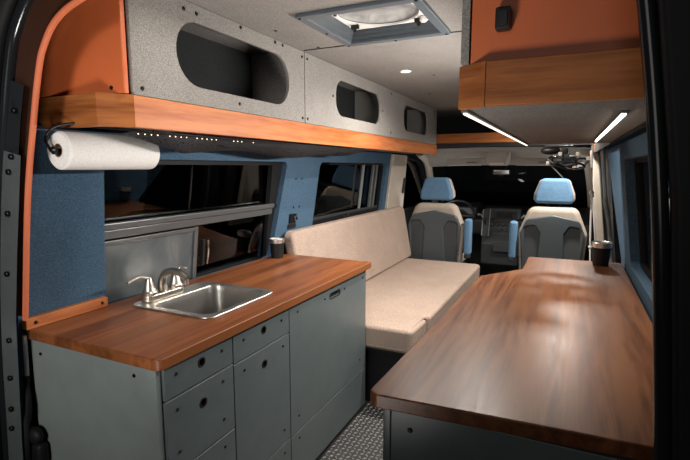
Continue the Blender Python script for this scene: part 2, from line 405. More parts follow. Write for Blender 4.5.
part('door_edge', B().tube([(x, .80, z) for x, z in offs(LC, .20)], .03, 12), 'gloss', jl)
lp = band([(-1.60, 0), (-1.57, .5), (-1.536, .927), (-1.497, 1.14), (-1.432, 1.44)], .014, .098, .832, .826)[0]
o = part('jamb_plate', lp, 'mgrey', jl)
o2 = part('jamb_plate', band([(-1.438, 1.41), (-1.403, 1.544), (-1.375, 1.63)], .03, .088, .834, .83)[0], 'dgrey', jl)
screws(jl, [(-1.50, .822, 1.395), (-1.525, .822, 1.27), (-1.56, .822, 1.08), (-1.585, .822, .86), (-1.6, .822, .73), (-1.612, .822, .62), (-1.62, .822, .55), (-1.445, .822, 1.57), (-1.48, .822, 1.44)], (0, -1, 0), .009)
rb = B().plate([(.165, 0), (1.3, 0), (1.3, 2.1), (-.3, 2.1), (-.3, 1.93), (-.03, 1.91), (.07, 1.80), (.10, 1.64), (.137, 1.36), (.172, .93), (.20, .5)], .80, .835, 'xz', bev=.01)
jr = struct('trim_4', rb, 'rubber')
part('door_seal', B().tube([(x+.012, .85, z) for x, z in ((.165, .75), (.152, .93), (.133, 1.15), (.127, 1.235))], .009, 10), 'seal', jr)
part('jamb_lip', B().tube([(x+.010, .83, z) for x, z in RC[:6]], .012, 12), 'gloss', jr)
struct('trim_5', band([(-1.2, 1.835), (-.95, 1.875), (-.65, 1.89), (-.3, 1.89), (.0, 1.88)], .012, .3, .86, .84)[0], 'rubber')

# cab: shelf, headliner, pillars, windscreen, doors
struct('trim_6', B().box(-1.215, .20, 4.655, 4.675, 1.64, 1.735, .004), 'trim_x')
struct('trim_7', B().box(-1.55, .22, 4.64, 5.3, 1.605, 1.638), 'black')
struct('wall_front', B().box(-1.5, .2, 5.28, 5.32, 1.60, 2.0), 'felt_dark')
hl = B().grid(lambda u, v: Vector((-1.5+1.68*u, 4.72+.66*v, 1.60-.17*v**1.6-.02*(2*u-1)**2)), 20, 10, thick=.02)
struct('trim_8', hl, 'head')
ap = B()
for sx in (-1, 1):
    xx = -.66+sx*.83
    ap.tube([(xx-sx*.05, 4.85, 1.56), (xx, 5.35, 1.46), (xx+sx*.06, 5.75, 1.2), (xx+sx*.10, 6.12, .93)], .045, 12)
struct('trim_9', ap, 'beige')
ws = B().grid(lambda u, v: Vector((-.66+(u-.5)*(1.66+.2*v), 5.38+.78*v+.05*(1-(2*u-1)**2), 1.45-.53*v)), 16, 6, thick=.006)
struct('window_4', ws, 'wglass')
struct('wall_firewall', B().box(-1.7, .4, 6.2, 6.24, 0, .95), 'black')
dl = B().plate([(4.66, 0), (6.2, 0), (6.2, .9), (4.66, .95)], -1.72, -1.66, 'yz', bev=.01)
d = struct('door_1', dl, 'black')
part('window_frame', B().tube([(-1.60, 4.80, 1.52), (-1.58, 5.30, 1.46), (-1.62, 5.72, 1.15), (-1.66, 5.95, .92)], .022).tube([(-1.68, 4.72, .9), (-1.62, 4.72, 1.3), (-1.58, 4.74, 1.53)], .022).tube([(-1.67, 4.72, .93), (-1.67, 5.95, .92)], .02, sub=1), 'black', d)
part('pane', B().plate([(4.72, .93), (5.93, .92), (5.32, 1.45), (4.76, 1.51)], -1.664, -1.66, 'yz', f=shl), 'glass', d)
d2 = struct('door_3', B().plate([(5.0, 0), (6.2, 0), (6.2, .9), (5.0, .95)], .36, .42, 'yz', bev=.01), 'black')
part('window_frame', B().tube([(.27, 4.95, 1.52), (.26, 5.30, 1.46), (.30, 5.72, 1.15), (.35, 5.95, .92)], .022).tube([(.36, 5.02, .9), (.30, 5.02, 1.3), (.26, 5.0, 1.53)], .022), 'black', d2)
part('pane', B().plate([(5.0, .93), (5.93, .92), (5.32, 1.45), (4.98, 1.51)], .36, .364, 'yz', f=shr), 'glass', d2)

# ------------------------------------------------------------------ left kitchen run
XF = -1.006
def front(name, b, parent, mat='lam'): return part(name, b, mat, parent)
def panel(y0, y1, z0, z1, holes=()):
    return B().plate(rect(y0+.002, y1-.002, z0+.002, z1-.002, .002, 2), XF-.018, XF, 'yz', holes, bev=.0015)
def pull(parent, y, z, r=.0135):
    part('finger_pull', B().lathe([(r-.002, -.016), (r-.002, .0012), (r+.001, .002), (r+.003, .0012), (r+.003, 0), (r, -.016)], (XF, y, z), (1, 0, 0), 24).cyl((XF-.017, y, z), (XF-.0165, y, z), r), 'black', parent)
def carcass(y0, y1, t=.016, h0=.843, h1=.843):
    b = B()
    b.box(-1.585, XF-.02, y0, y0+t, .03, h0); b.box(-1.585, XF-.02, y1-t, y1, .03, h1)
    b.box(-1.585, XF-.02, y0+t, y1-t, .03, .046); b.box(-1.585, -1.57, y0+t, y1-t, .046, .843)
    b.box(-1.58, XF-.05, y0, y1, 0, .03)
    return b
GK = 'grey kitchen units on the left'
ua = root('drawer_unit', 'grey drawer unit under the near end of the left worktop, with a brightly lit end panel', 'cabinet', (-1.29, 1.07, 0), GK)
part('carcass', carcass(.908, 1.212), 'lam', ua)
sp = part('end_panel', B().box(-1.585, XF-.008, .889, .907, 0, .844, .002), 'lam_lit', ua, 'brightly lit grey end panel')
screws(sp, [(-1.535, .889, .80), (-1.10, .889, .812)], (0, -1, 0), .006)
for i, (z0, z1) in enumerate(((.739, .843), (.503, .738), (.268, .502), (.03, .267))):
    d = part('drawer', panel(.909, 1.213, z0, z1, [circ(1.062, z1-(.07 if i else .04), .0135)]), 'lam', ua)
    pull(d, 1.062, z1-(.07 if i else .04))
    if i == 0: screws(d, [(XF, .955, .808), (XF, 1.156, .805)], (1, 0, 0), .0055)
    else: screws(d, [(XF, y, z) for y in (.955, 1.156) for z in (z1-.04, z0+.06)], (1, 0, 0), .0055)
ub = root('sink_cupboard', 'narrow grey cupboard under the sink, small drawer over a tall door', 'cabinet', (-1.29, 1.39, 0), GK)
part('carcass', carcass(1.214, 1.571, h1=.70), 'lam', ub)
d = part('drawer', panel(1.214, 1.572, .731, .843, [circ(1.394, .80, .0135)]), 'lam', ub); pull(d, 1.394, .80)
screws(d, [(XF, 1.272, .803), (XF, 1.514, .80)], (1, 0, 0), .0055)
d = part('door', panel(1.214, 1.572, .266, .730, [circ(1.394, .665, .0135)]), 'lam', ub); pull(d, 1.394, .665)
screws(d, [(XF, y, z) for y in (1.272, 1.522) for z in (.69, .325)], (1, 0, 0), .0055)
d = part('lower_drawer', panel(1.214, 1.572, .03, .265), 'lam', ub); screws(d, [(XF, 1.272, .225), (XF, 1.522, .222)], (1, 0, 0), .0055)
uc = root('fridge_cabinet', 'widest grey cabinet beside the bench with a slot pull in its tall front', 'cabinet', (-1.29, 1.97, 0), GK)
part('carcass', carcass(1.573, 2.385, h0=.70), 'lam', uc)
d = part('front_panel', panel(1.573, 2.385, .261, .843, [rect(1.935, 2.05, .775, .802, .0134)]), 'lam', uc)
part('slot_pull', B().plate(rect(1.932, 2.053, .772, .805, .0164), XF-.001, XF+.001, 'yz', [rect(1.937, 2.048, .777, .80, .0114)]).box(XF-.02, XF-.019, 1.93, 2.06, .77, .81), 'black', d)
screws(d, [(XF, 1.64, .80), (XF, 2.335, .797), (XF, 1.888, .79), (XF, 2.10, .79), (XF, 1.64, .33), (XF, 2.30, .33)], (1, 0, 0), .0055)
d = part('lower_panel', panel(1.573, 2.385, .03, .260), 'lam', uc); screws(d, [(XF, 1.64, .225)], (1, 0, 0), .0055)

SX0, SX1, SY0, SY1 = -1.50, -1.10, 1.205, 1.625     # sink rim
wt = B().plate(rpoly([(-1.592, .88), (-.990, .88), (-.974, 2.39), (-1.592, 2.39)], [.004, .025, .008, .004]), .845, .88, 'xy', [rect(SX0+.025, SX1-.025, SY0+.02, SY1-.02, .05)], bev=.004, seg=3)
thing('worktop', wt, 'wood_left', 'long reddish-brown wooden worktop with a sink let into it, on the left grey cabinets', 'worktop')
bs = root('wooden_upstand', 'short wooden upstand strip on the left worktop against the blue felt', 'upstand', (-1.58, 1.05, .88))
part('strip', B().box(-1.592, -1.565, .87, 1.17, .8805, .918, .003), 'trim_y', bs); screws(bs, [(-1.565, .90, .90), (-1.565, 1.145, .90)], (1, 0, 0), .006)

# sink
sk = root('sink', 'square stainless steel sink bowl let into the left worktop', 'sink', (-1.31, 1.4, .88))
bx0, bx1, by0, by1 = -1.415, -1.128, 1.235, 1.597
rim = B().plate(rect(SX0, SX1, SY0, SY1, .045, 8), .8803, .886, 'xy', [rect(bx0, bx1, by0, by1, .05, 8)], bev=.0025)
part('rim', rim, 'steel', sk)
def bowl():
    b = B(); t = bmesh.new(); rings = []
    for z, ins, r in ((.886, -.003, .052), (.882, .002, .05), (.86, .006, .05), (.76, .012, .05), (.735, .018, .05), (.722, .032, .045), (.718, .06, .03), (.716, .12, .01)):
        rings.append([t.verts.new((x, y, z)) for x, y in rect(bx0+ins, bx1-ins, by0+ins, by1-ins, r, 8)])
    for a, c in zip(rings, rings[1:]):
        for i in range(len(a)):
            j = (i+1) % len(a); t.faces.new((a[i], a[j], c[j], c[i]))
    t.faces.new(rings[-1])
    bmesh.ops.solidify(t, geom=t.faces[:], thickness=.0015)
    return b.merge(t)
part('bowl', bowl(), 'steel', sk)
part('drain', B().lathe([(0, .002), (.02, .002), (.024, .005), (.036, .005), (.040, .001), (.04, -.001), (0, -.001)], (-1.282, 1.405, .718)), 'chrome', sk)
# faucet
fx, fy = -1.462, 1.345
fc = root('faucet', 'brushed nickel two-handle faucet arching over the sink', 'faucet', (fx, fy, .886))
part('deck_plate', B().plate(rect(fx-.031, fx+.031, fy-.10, fy+.10, .030, 8), .8865, .915, 'xy', bev=.006, seg=3), 'nickel', fc)
sp = part('spout', B().tube([(fx-.002, fy, .90), (fx-.004, fy, .945), (fx+.012, fy, .98), (fx+.05, fy-.002, 1.0), (fx+.098, fy-.003, .996), (fx+.138, fy-.004, .975)], [.021, .0175, .0155, .0148, .0140, .0135], 16, sub=8), 'nickel', fc)
part('aerator', B().cyl((fx+.127, fy-.004, .978), (fx+.131, fy-.004, .952), .0115, .0105), 'nickel', sp)
for sgn in (-1, 1):
    hy = fy+sgn*.068
    h = part('handle', B().lathe([(0, .0), (.030, 0), (.031, .012), (.028, .016), (.024, .022), (.019, .045), (.013, .062), (.0105, .07), (.0, .073)], (fx, hy, .91), (0, 0, 1), 24), 'nickel', fc)
    part('lever', B().tube([(fx, hy, .978), (fx-.010, hy+sgn*.03, .988), (fx-.018, hy+sgn*.058, .982), (fx-.022, hy+sgn*.082, .974)], [.0105, .009, .0075, .0085], 12, sq=.65), 'nickel', h)

# tumblers
def cup(x, y, z, label, k=1.0):
    c = root('tumbler', label, 'cup', (x, y, z), 'black steel tumblers')
    part('body', B().lathe([(0, 0.001), (.033*k, .001), (.035*k, .004), (.0415*k, .089*k), (.0400*k, .089*k), (.034*k, .008), (0, .008)], (x, y, z), n=32), 'black', c)
    part('rim', B().lathe([(.0410*k, .088*k), (.0435*k, .090*k), (.0445*k, .112*k), (.0432*k, .114*k), (.0415*k, .112*k), (.0400*k, .089*k), (.039*k, .06*k), (.0405*k, .088*k)], (x, y, z), n=32), 'steel', c, 'bare steel rim')
    return c
cup(-1.525, 2.265, .88, 'black steel tumbler at the far wall end of the left worktop', 1.0)
cup(.185, 2.84, .88, 'black steel tumbler at the far end of the right worktop near the passenger seat', 1.12)

# ------------------------------------------------------------------ right counter
rt = B().plate(rpoly([(-.402, .962), (.285, 1.005), (.295, 2.955), (-.187, 2.935), (-.19, 2.56), (-.362, 2.31)], [.025, .004, .02, .012, .03, .03]), .845, .88, 'xy', bev=.004, seg=3)
thing('worktop', rt, 'wood_right', 'wide dark walnut worktop with figured grain and a stepped far end, on the right cabinet', 'worktop')
rc = root('base_cabinet', 'grey cabinet beneath the walnut worktop on the right of the aisle', 'cabinet', (-.05, 1.9, 0))
part('carcass', B().plate([(-.335, 1.03), (.27, 1.03), (.27, 2.92), (-.165, 2.91), (-.165, 2.54), (-.335, 2.29)], .02, .843, 'xy'), 'lam', rc)
part('corner_post', B().box(-.372, -.352, .992, 1.028, 0, .844, .004), 'lam', rc)
pn = part('end_panel', B().box(-.349, .275, .986, 1.006, 0, .844, .002), 'lam', rc); screws(pn, [(-.301, .986, .797), (.1, .986, .797)], (0, -1, 0), .0065)
part('side_panel', B().box(-.355, -.337, 1.03, 2.29, .02, .844, .002), 'lam', rc)

# ------------------------------------------------------------------ left overhead lockers
TRZ0, TRZ1 = 1.53, 1.627
XO = -1.2
lt = root('shelf_trim', 'long wooden edge trim under the left overhead lockers with a clipped rear corner', 'trim', (-1.2, 2.8, TRZ0))
part('long_rail', B().box(-1.222, -1.2, 1.03, 4.64, TRZ0, TRZ1, .003), 'trim_y', lt)
part('corner_piece', B().plate([(-1.264, .952), (-1.2005, 1.0295), (-1.2225, 1.0415), (-1.272, .976)], TRZ0, TRZ1, 'xy'), 'trim_x', lt)
part('end_rail', B().box(-1.545, -1.2645, .952, .974, TRZ0, TRZ1, .002), 'trim_x', lt)
part('shelf_board', B().plate([(-1.522, .976), (-1.274, .976), (-1.223, 1.043), (-1.223, 4.63), (-1.522, 4.63)], 1.545, 1.62, 'xy'), 'felt_grey', lt)
def locker(y0, y1, holes, label, divs):
    r = root('overhead_locker', label, 'overhead locker', (-1.35, (y0+y1)/2, 1.63), 'grey felt overhead lockers on the left')
    f = part('face_panel', B().plate(rect(y0+.002, y1-.002, 1.628, 1.968), XO-.016, XO-.001, 'yz', holes, bev=.002), 'felt_grey', r)
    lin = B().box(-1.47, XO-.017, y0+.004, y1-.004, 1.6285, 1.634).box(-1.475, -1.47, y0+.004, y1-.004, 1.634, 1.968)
    part('lining', lin, 'felt_dark', r)  # shade inside the locker put into the lining's near-black colour
    for y in divs: part('divider', B().box(-1.47, XO-.017, y, y+.012, 1.634, 1.966), 'felt_grey', r)
    return r, f
l1, f1 = locker(1.03, 2.055, [rect(1.215, 1.912, 1.690, 1.910, .108, 10)], 'near grey felt overhead locker with one large oval opening, next to the orange end panel', [1.05, 1.99])
screws(f1, [(XO-.001, y, z) for y, z in ((1.065, 1.65), (1.255, 1.938), (1.315, 1.938), (1.56, 1.955), (1.80, 1.955), (1.86, 1.955), (2.03, 1.94), (2.03, 1.65), (1.54, 1.66))], (1, 0, 0), .007)
ep = part('end_panel', B().plate([(-1.535, 1.629), (-1.205, 1.629), (-1.205, 1.967), (-1.38, 1.967), (-1.46, 1.89), (-1.505, 1.76)], 1.004, 1.022, 'xz', bev=.004, f=lambda x, y, z: (x, y+(x+1.2)*.17, z)), 'orange', l1, 'orange painted end panel')
screws(ep, [(-1.25, .995, 1.645), (-1.3, .987, 1.92)], (0, -1, 0), .006)
l2, f2 = locker(2.057, 4.62, [rect(2.40, 3.09, 1.700, 1.899, .085, 10), rect(3.60, 4.29, 1.698, 1.901, .085, 10)], 'far grey felt overhead locker with two oval openings, above the bench', [2.09, 3.25, 3.32, 4.5])
screws(f2, [(XO-.001, y, z) for y, z in ((2.08, 1.94), (2.08, 1.65), (2.36, 1.80), (3.13, 1.80), (3.3, 1.94), (3.3, 1.66), (4.5, 1.94))], (1, 0, 0), .007)

# net, cords and light string below the shelf
def netf(u, v):
    y = 1.06+1.95*u; e = math.sin(PI*min(1, u*6)/2)*math.sin(PI*min(1, (1-u)*5)/2) if u < 1 else 0
    sag = (.048+.012*math.sin(u*14))*math.sin(PI*v)**.7*max(e, .0)
    q = max(0, min(1, (y-1.28)/.14)); return Vector((-1.235-(.085+.15*q*q*(3-2*q))*v, y, 1.525-sag-.012*v))
thing('cargo_net', B().grid(netf, 80, 14), 'net', 'black mesh cargo net sagging under the left wooden shelf trim', 'net', org=(-1.35, 2.0, 1.5))
thing('power_cord', B().tube([(-1.26, 1.35, 1.53), (-1.27, 1.55, 1.495), (-1.28, 1.72, 1.525), (-1.28, 1.85, 1.525), (-1.28, 2.1, 1.485), (-1.28, 2.4, 1.52), (-1.29, 2.7, 1.485), (-1.30, 2.95, 1.527)], .006, 8), 'black', 'thin black cord looping under the left shelf beside the net', 'cord', org=(-1.28, 2.1, 1.5))
ls = root('light_string', 'string of tiny warm light dots under the near part of the left shelf', 'light string', (-1.24, 1.4, 1.525))
part('wire', B().tube([(-1.238, 1.05, 1.520), (-1.238, 1.5, 1.517), (-1.238, 1.95, 1.520)], .003, 6), 'black', ls)
k = 0
for i in range(26):
    if i in (4, 9, 15, 16, 17, 21, 22, 24, 25, 29): continue
    part('bulb', B().ell((-1.235, 1.07+i*.026, 1.514), (.0017, .0017, .0017), 8, 6), 'dot', ls)

# paper towels
hy = .915
ph = root('paper_towel_holder', 'black wire paper towel holder hung under the rear end of the left shelf', 'holder', (-1.40, 1.1, 1.53))
part('arm', B().tube([(-1.36, .965, 1.545), (-1.405, .915, 1.53), (-1.432, .90, 1.495), (-1.405, .895, 1.46)], .0045, 10), 'blackm', ph)
part('arm', B().tube([(-1.405, 1.285, 1.545), (-1.405, 1.287, 1.50), (-1.405, 1.285, 1.46)], .0045, 10), 'blackm', ph)
part('rod', B().cyl((-1.405, .895, 1.46), (-1.405, 1.285, 1.46), .006), 'blackm', ph)
part('knob', B().lathe([(0, .0), (.008, .0), (.0125, .004), (.0125, .012), (.007, .017), (0, .018)], (-1.405, .914, 1.46), (0, -1, 0)), 'blackm', ph)
pt = root('paper_towel_roll', 'white paper towel roll hanging on the holder under the left shelf', 'paper towels', (-1.40, 1.1, 1.462))
part('paper', B().lathe([(.021, .0), (.052, .0), (.0585, .006), (.059, .02), (.059, .325), (.0585, .339), (.052, .345), (.021, .345), (.021, 0)], (-1.405, .918, 1.46), (0, 1, 0), 40), 'paper', pt)
part('core', B().lathe([(.0205, -.001), (.0205, .346), (.019, .346), (.019, -.001), (.0205, -.001)], (-1.405, .918, 1.46), (0, 1, 0), 28), 'card', pt)

# outlet by the left window
ot = root('wall_socket', 'small black and chrome socket plate on the blue wall between the left windows', 'socket', (-1.57, 2.52, 1.07))
part('upper_plate', B().box(-1.5995, -1.588, 2.485, 2.56, 1.055, 1.115, .004, f=shl), 'blackm', ot)
part('toggle', B().box(-1.588, -1.572, 2.52, 2.55, 1.07, 1.10, .004, f=shl), 'chrome', ot)
part('lower_plate', B().box(-1.5995, -1.590, 2.475, 2.565, 1.022, 1.05, .003, f=shl), 'black', ot)

# ------------------------------------------------------------------ right overhead locker
RZ0, RZ1 = 1.531, 1.618
ro = root('overhead_locker', 'right overhead locker with orange end panel, wooden edge and light strips under it', 'overhead locker', (-.05, 1.8, RZ0))
part('end_trim', B().box(-.1605, .125, .984, 1.004, RZ0, RZ1, .003), 'trim_x', ro)
part('corner_piece', B().plate([(-.22, 1.02), (-.161, .9845), (-.161, 1.004), (-.205, 1.0295)], RZ0, RZ1, 'xy'), 'trim_x', ro)
part('side_trim', B().box(-.22, -.205, 1.03, 2.75, RZ0, RZ1, .002), 'trim_y', ro)
ep = part('end_panel', B().box(-.195, .12, 1.0045, 1.024, RZ1, 1.968, .002), 'orange', ro, 'orange painted end panel')
part('side_panel', B().box(-.214, -.197, .999, 2.75, RZ1+.001, 1.968, .002), 'felt_grey', ro)
part('underside', B().plate([(-.204, 1.031), (-.16, 1.006), (.18, 1.006), (.18, 2.75), (-.204, 2.75)], RZ0+.002, RZ0+.014, 'xy'), 'felt_grey', ro)
part('far_panel', B().box(-.19, .15, 2.74, 2.752, RZ0, 1.96), 'felt_grey', ro)
thing('rocker_switch', B().box(-.146, -.117, .978, 1.0045, 1.674, 1.716, .004).box(-.14, -.122, .974, .979, 1.68, 1.709, .002), 'black', 'small black switch box on the orange panel of the right overhead locker', 'switch', org=(-.13, 1.0, 1.69))
def strip(x0, x1, y0, y1, mat, label):
    r = root('light_strip', label, 'light strip', ((x0+x1)/2, (y0+y1)/2, RZ0), 'light strips under the right locker')
    part('channel', B().box(x0-.004, x1+.004, y0, y1, RZ0-.005, RZ0+.0025, .001), 'alu', r)
    part('diffuser', B().box(x0, x1, y0+.005, y1-.005, RZ0-.0085, RZ0-.0052, .001), mat, r)
strip(-.2145, -.2075, 1.04, 2.72, 'led', 'thin white light strip along the aisle edge under the right overhead locker')
strip(.099, .106, 1.20, 2.40, 'ledw', 'shorter warm light strip near the right wall under the right overhead locker')

# puck lights in the ceiling
def puck(x, y, make):
    bz = make('bezel', B().lathe([(.022, 0), (.034, 0), (.034, -.004), (.03, -.007), (.022, -.005), (.022, 0)], (x, y, 1.9695)), 'white')
    make('lens', B().lathe([(0, -.004), (.0215, -.004), (.0215, 0), (0, 0)], (x, y, 1.9695)), 'puck')
cr = root('ceiling_light', 'small round lit ceiling light between the vent and the left lockers', 'ceiling light', (-.90, 2.71, 1.97))
puck(-.90, 2.71, lambda n, b, m: part(n, b, m, cr))
for x, y in ((-.42, 2.71), (.02, 4.4), (-.90, 1.15)): puck(x, y, lambda n, b, m: part('puck_'+n, b, m, ce))

# roof vent
rv = root('roof_vent', 'square slate-grey roof vent with a round fan lid in the ceiling', 'roof vent', ((VX0+VX1)/2, (VY0+VY1)/2, 1.97))
part('frame', B().plate(rect(VX0, VX1, VY0, VY1, .012), 1.955, 1.9695, 'xy', [rect(VX0+.035, VX1-.035, VY0+.035, VY1-.035)], bev=.003), 'vent', rv)
def funnel():
    b = B(); t = bmesh.new()
    A = [t.verts.new((x, y, 1.957)) for x, y in rect(VX0+.033, VX1-.033, VY0+.033, VY1-.033)]
    C = [t.verts.new((x, y, 2.005)) for x, y in rect(VX0+.065, VX1-.065, VY0+.065, VY1-.065)]
    for i in range(4): j = (i+1) % 4; t.faces.new((A[i], A[j], C[j], C[i]))
    bmesh.ops.solidify(t, geom=t.faces[:], thickness=.004); return b.merge(t)
part('funnel', funnel(), 'vent', rv)
vcx, vcy = (VX0+VX1)/2, (VY0+VY1)/2
part('bezel', B().plate(rect(VX0+.055, VX1-.055, VY0+.055, VY1-.055), 2.005, 2.013, 'xy', [circ(vcx, vcy, .162, 40)]), 'white', rv)
part('fan_lid', B().lathe([(0, .02), (.08, .018), (.14, .008), (.165, -.002), (.165, .004), (.14, .014), (0, .026)], (vcx, vcy, 2.018), n=40), 'dome', rv)
for x, y in ((vcx-.14, vcy+.10), (vcx+.13, vcy+.125), (vcx-.12, vcy-.13)):
    part('bracket', B().box(x-.018, x+.018, y-.008, y+.008, 1.988, 2.006, .004).cyl((x, y, 1.975), (x, y, 1.99), .007), 'black', rv)
part('knob', B().lathe([(0, 0), (.010, 0), (.016, .006), (.016, .018), (.01, .022), (0, .022)], (vcx+.155, vcy+.11, 1.983)), 'white', rv)
screws(rv, [(VX0+.016, VY0+.016, 1.955), (VX1-.016, VY0+.016, 1.955), (VX0+.016, VY1-.016, 1.955), (VX1-.016, VY1-.016, 1.955), (vcx, VY1-.012, 1.955), (VX0+.016, vcy, 1.955)], (0, 0, -1), .006)

# ------------------------------------------------------------------ bench
bb_ = root('bench_base', 'black box base under the beige bench cushion', 'bench base', (-1.15, 3.4, 0))
part('box', B().box(-1.56, -.80, 2.46, 4.42, .0, .341, .006), 'black', bb_)
part('deck', B().box(-1.57, -.77, 2.42, 4.45, .342, .36, .003), 'black', bb_)
sc = root('seat_cushion', 'long beige tweed bench seat cushion beside the left worktop', 'cushion', (-1.1, 3.4, .362))
ct = B().plate(rpoly([(-1.575, 2.40), (-.735, 2.40), (-.722, 2.655), (-.752, 2.67), (-.752, 2.70), (-.715, 2.715), (-.70, 4.45), (-1.575, 4.45)], [.02, .035, .012, .01, .01, .02, .05, .02]), .362, .50, 'xy', bev=.022, seg=4)
part('cover', ct, 'felt_beige', sc)
part('piping', B().tube([(-.757, 2.404, .383), (-.738, 2.43, .383), (-.725, 2.64, .383)], .004, 8).tube([(-1.5, 2.402, .383), (-.78, 2.402, .383)], .004, 8, sub=1), 'felt_beige', sc)
part('strap', B().box(-.765, -.735, 2.672, 2.698, .40, .488, .004), 'black', sc)
bc = root('back_cushion', 'long beige tweed backrest cushion leaning on the left wall above the bench', 'cushion', (-1.48, 3.45, .5))
def leanb(x, y, z): return (x-(z-.49)*.19, y, z)
bk = B().plate(rect(2.392, 4.54, .503, 1.015, .05, 6), -1.475, -1.40, 'yz', bev=.02, f=leanb, seg=4)
part('cover', bk, 'felt_beige', bc)

# ------------------------------------------------------------------ cab seats
def seat(cx, label, sgn):
    """sgn = side of the armrest"""
    y = 4.64
    r = root('cab_seat', label, 'seat', (cx, 5.0, 0), 'cab seats')
    out = rpoly([(cx-.27, .40), (cx+.27, .40), (cx+.295, .80), (cx+.20, 1.045), (cx-.20, 1.045), (cx-.295, .80)], [.04, .04, .10, .09, .09, .10], 8)
    part('backrest', B().plate(out, y, y+.15, 'xz', bev=.05, seg=5), 'seat_beige', r)
    sh = rpoly([(cx-.245, .42), (cx+.245, .42), (cx+.272, .80), (cx+.225, .93), (cx, .975), (cx-.225, .93), (cx-.272, .80)], [.03, .03, .08, .06, .1, .06, .08], 8)
    h1 = rpoly([(cx-.23, .44), (cx-.12, .44), (cx-.10, .80), (cx-.145, .875), (cx-.235, .86)], .03); h2 = [(2*cx-u, v) for u, v in h1][::-1]
    part('back_shell', B().plate(sh, y-.034, y+.03, 'xz', [h1, h2], bev=.012, seg=3), 'seat_grey', r, 'dark grey moulded back shell')
    part('shell_pocket', B().plate(rpoly([(cx-.24, .43), (cx+.24, .43), (cx+.25, .80), (cx+.2, .9), (cx-.2, .9), (cx-.25, .80)], .03), y-.008, y-.002, 'xz'), 'seat_well', r)
    hy0, hy1 = y+.02, y+.14
    hr = rpoly([(cx-.165, 1.075), (cx+.165, 1.075), (cx+.16, 1.16), (cx+.115, 1.305), (cx-.115, 1.305), (cx-.16, 1.16)], [.03, .03, .06, .045, .045, .06], 8)
    h = part('headrest', B().plate(hr, hy0, hy1, 'xz', bev=.028, seg=5), 'blue_vinyl', r, 'blue headrest')
    hb = rpoly([(cx-.180, 1.085), (cx+.180, 1.085), (cx+.175, 1.16), (cx+.125, 1.30), (cx-.125, 1.30), (cx-.175, 1.16)], [.04, .04, .06, .045, .045, .06], 8)
    part('side_bolster', B().plate(hb, hy0+.05, hy1+.01, 'xz', bev=.03, seg=4), 'seat_beige', h)
    for q in (-.055, .055): part('headrest_post', B().cyl((cx+q, y+.08, 1.02), (cx+q, y+.08, 1.09), .008), 'black', r)
    ax = cx+sgn*.335
    a = part('armrest', B().box(ax-.036, ax+.036, y-.02, y+.085, .54, .90, .026, 4), 'blue_vinyl', r, 'blue folded-up armrest')
    part('hinge', B().cyl((cx+sgn*.26, y+.06, .57), (ax, y+.06, .57), .022).box(ax-.03, ax+.03, y-.01, y+.06, .505, .545, .01), 'dgrey', a)
    part('seat_pad', B().box(cx-.26, cx+.26, y+.12, y+.60, .40, .52, .045, 4), 'seat_beige', r)
    part('pedestal', B().box(cx-.22, cx+.22, y+.12, y+.52, 0, .41, .02), 'dgrey', r)
seat(-1.205, 'driver seat with blue headrest and grey back, left of the aisle behind the steering wheel', 1)
seat(-.108, 'passenger seat with blue headrest and grey back, beyond the walnut worktop', -1)

# dashboard
db = root('dashboard', 'dark dashboard with centre console between the two cab seats', 'dashboard', (-.66, 5.8, .6))
part('top_pad', B().plate(rpoly([(5.55, .62), (6.15, .55), (6.17, .93), (5.85, .95), (5.62, .90), (5.53, .80)], .04), -1.62, .30, 'yz', bev=.02), 'black', db)
part('instrument_hood', B().plate(rpoly([(5.45, .84), (5.8, .86), (5.85, .985), (5.6, 1.0), (5.47, .955)], .03), -1.38, -.93, 'yz', bev=.02), 'black', db)
cs = part('centre_stack', B().plate(rpoly([(5.42, .30), (5.9, .30), (5.9, .93), (5.60, .94), (5.50, .70), (5.40, .55)], .03), -.86, -.46, 'yz', bev=.015), 'dgrey', db)
def onstack(x, z, dy=0):     # point on the sloped face of the stack
    t = (z-.70)/.24; return (x, 5.50+.10*t+dy, z)
def tilt(b, x0, x1, z0, z1, d, bev=.004):
    def f(x, y, z): return (x, y+5.50+.10*(z-.70)/.24, z)
    return b.box(x0, x1, -d, .01, z0, z1, bev, f=f)
sc_ = part('radio', tilt(B(), -.75, -.50, .80, .905, .012), 'black', cs)
part('screen', tilt(B(), -.715, -.545, .825, .89, .016, .002), 'gloss', sc_)
gp = part('shift_panel', tilt(B(), -.865, -.79, .62, .93, .03, .012), 'dgrey', cs)
part('shift_rim', B().tube([(-.862, 5.45, .63), (-.868, 5.55, .92), (-.79, 5.555, .93), (-.787, 5.45, .63)], .006, 8, sub=1), 'mgrey', gp)
part('gear_knob', B().tube([(-.828, 5.47, .76), (-.828, 5.42, .80)], .008, sub=1).ell((-.828, 5.405, .815), (.022, .022, .026)), 'black', gp)
for x, z in ((-.76, .755), (-.70, .755), (-.64, .755), (-.58, .755), (-.52, .755), (-.67, .70), (-.61, .70)):
    q = onstack(x, z); part('knob', B().lathe([(0, .022), (.014, .022), (.017, .016), (.019, 0), (0, 0)], q, (0, -1, .35)).lathe([(.020, .0), (.022, .004), (.024, 0), (.020, 0)], q, (0, -1, .35)), 'dgrey', cs)
for x in (-.92, -.41):
    part('air_vent', B().lathe([(0, .005), (.03, .005), (.034, .018), (.042, .018), (.044, 0), (0, 0)], (x, 5.575, .83), (0, -1, .2)), 'mgrey', db)
for k in range(4): part('switch', tilt(B(), -.735+.055*k, -.70+.055*k, .655, .675, .012, .002), 'dgrey', cs)
part('tray', B().box(-.72, -.50, 5.36, 5.45, .47, .56, .008), 'dgrey', cs)
part('glovebox', B().box(-.40, .26, 5.52, 5.60, .58, .80, .02), 'dgrey', db)
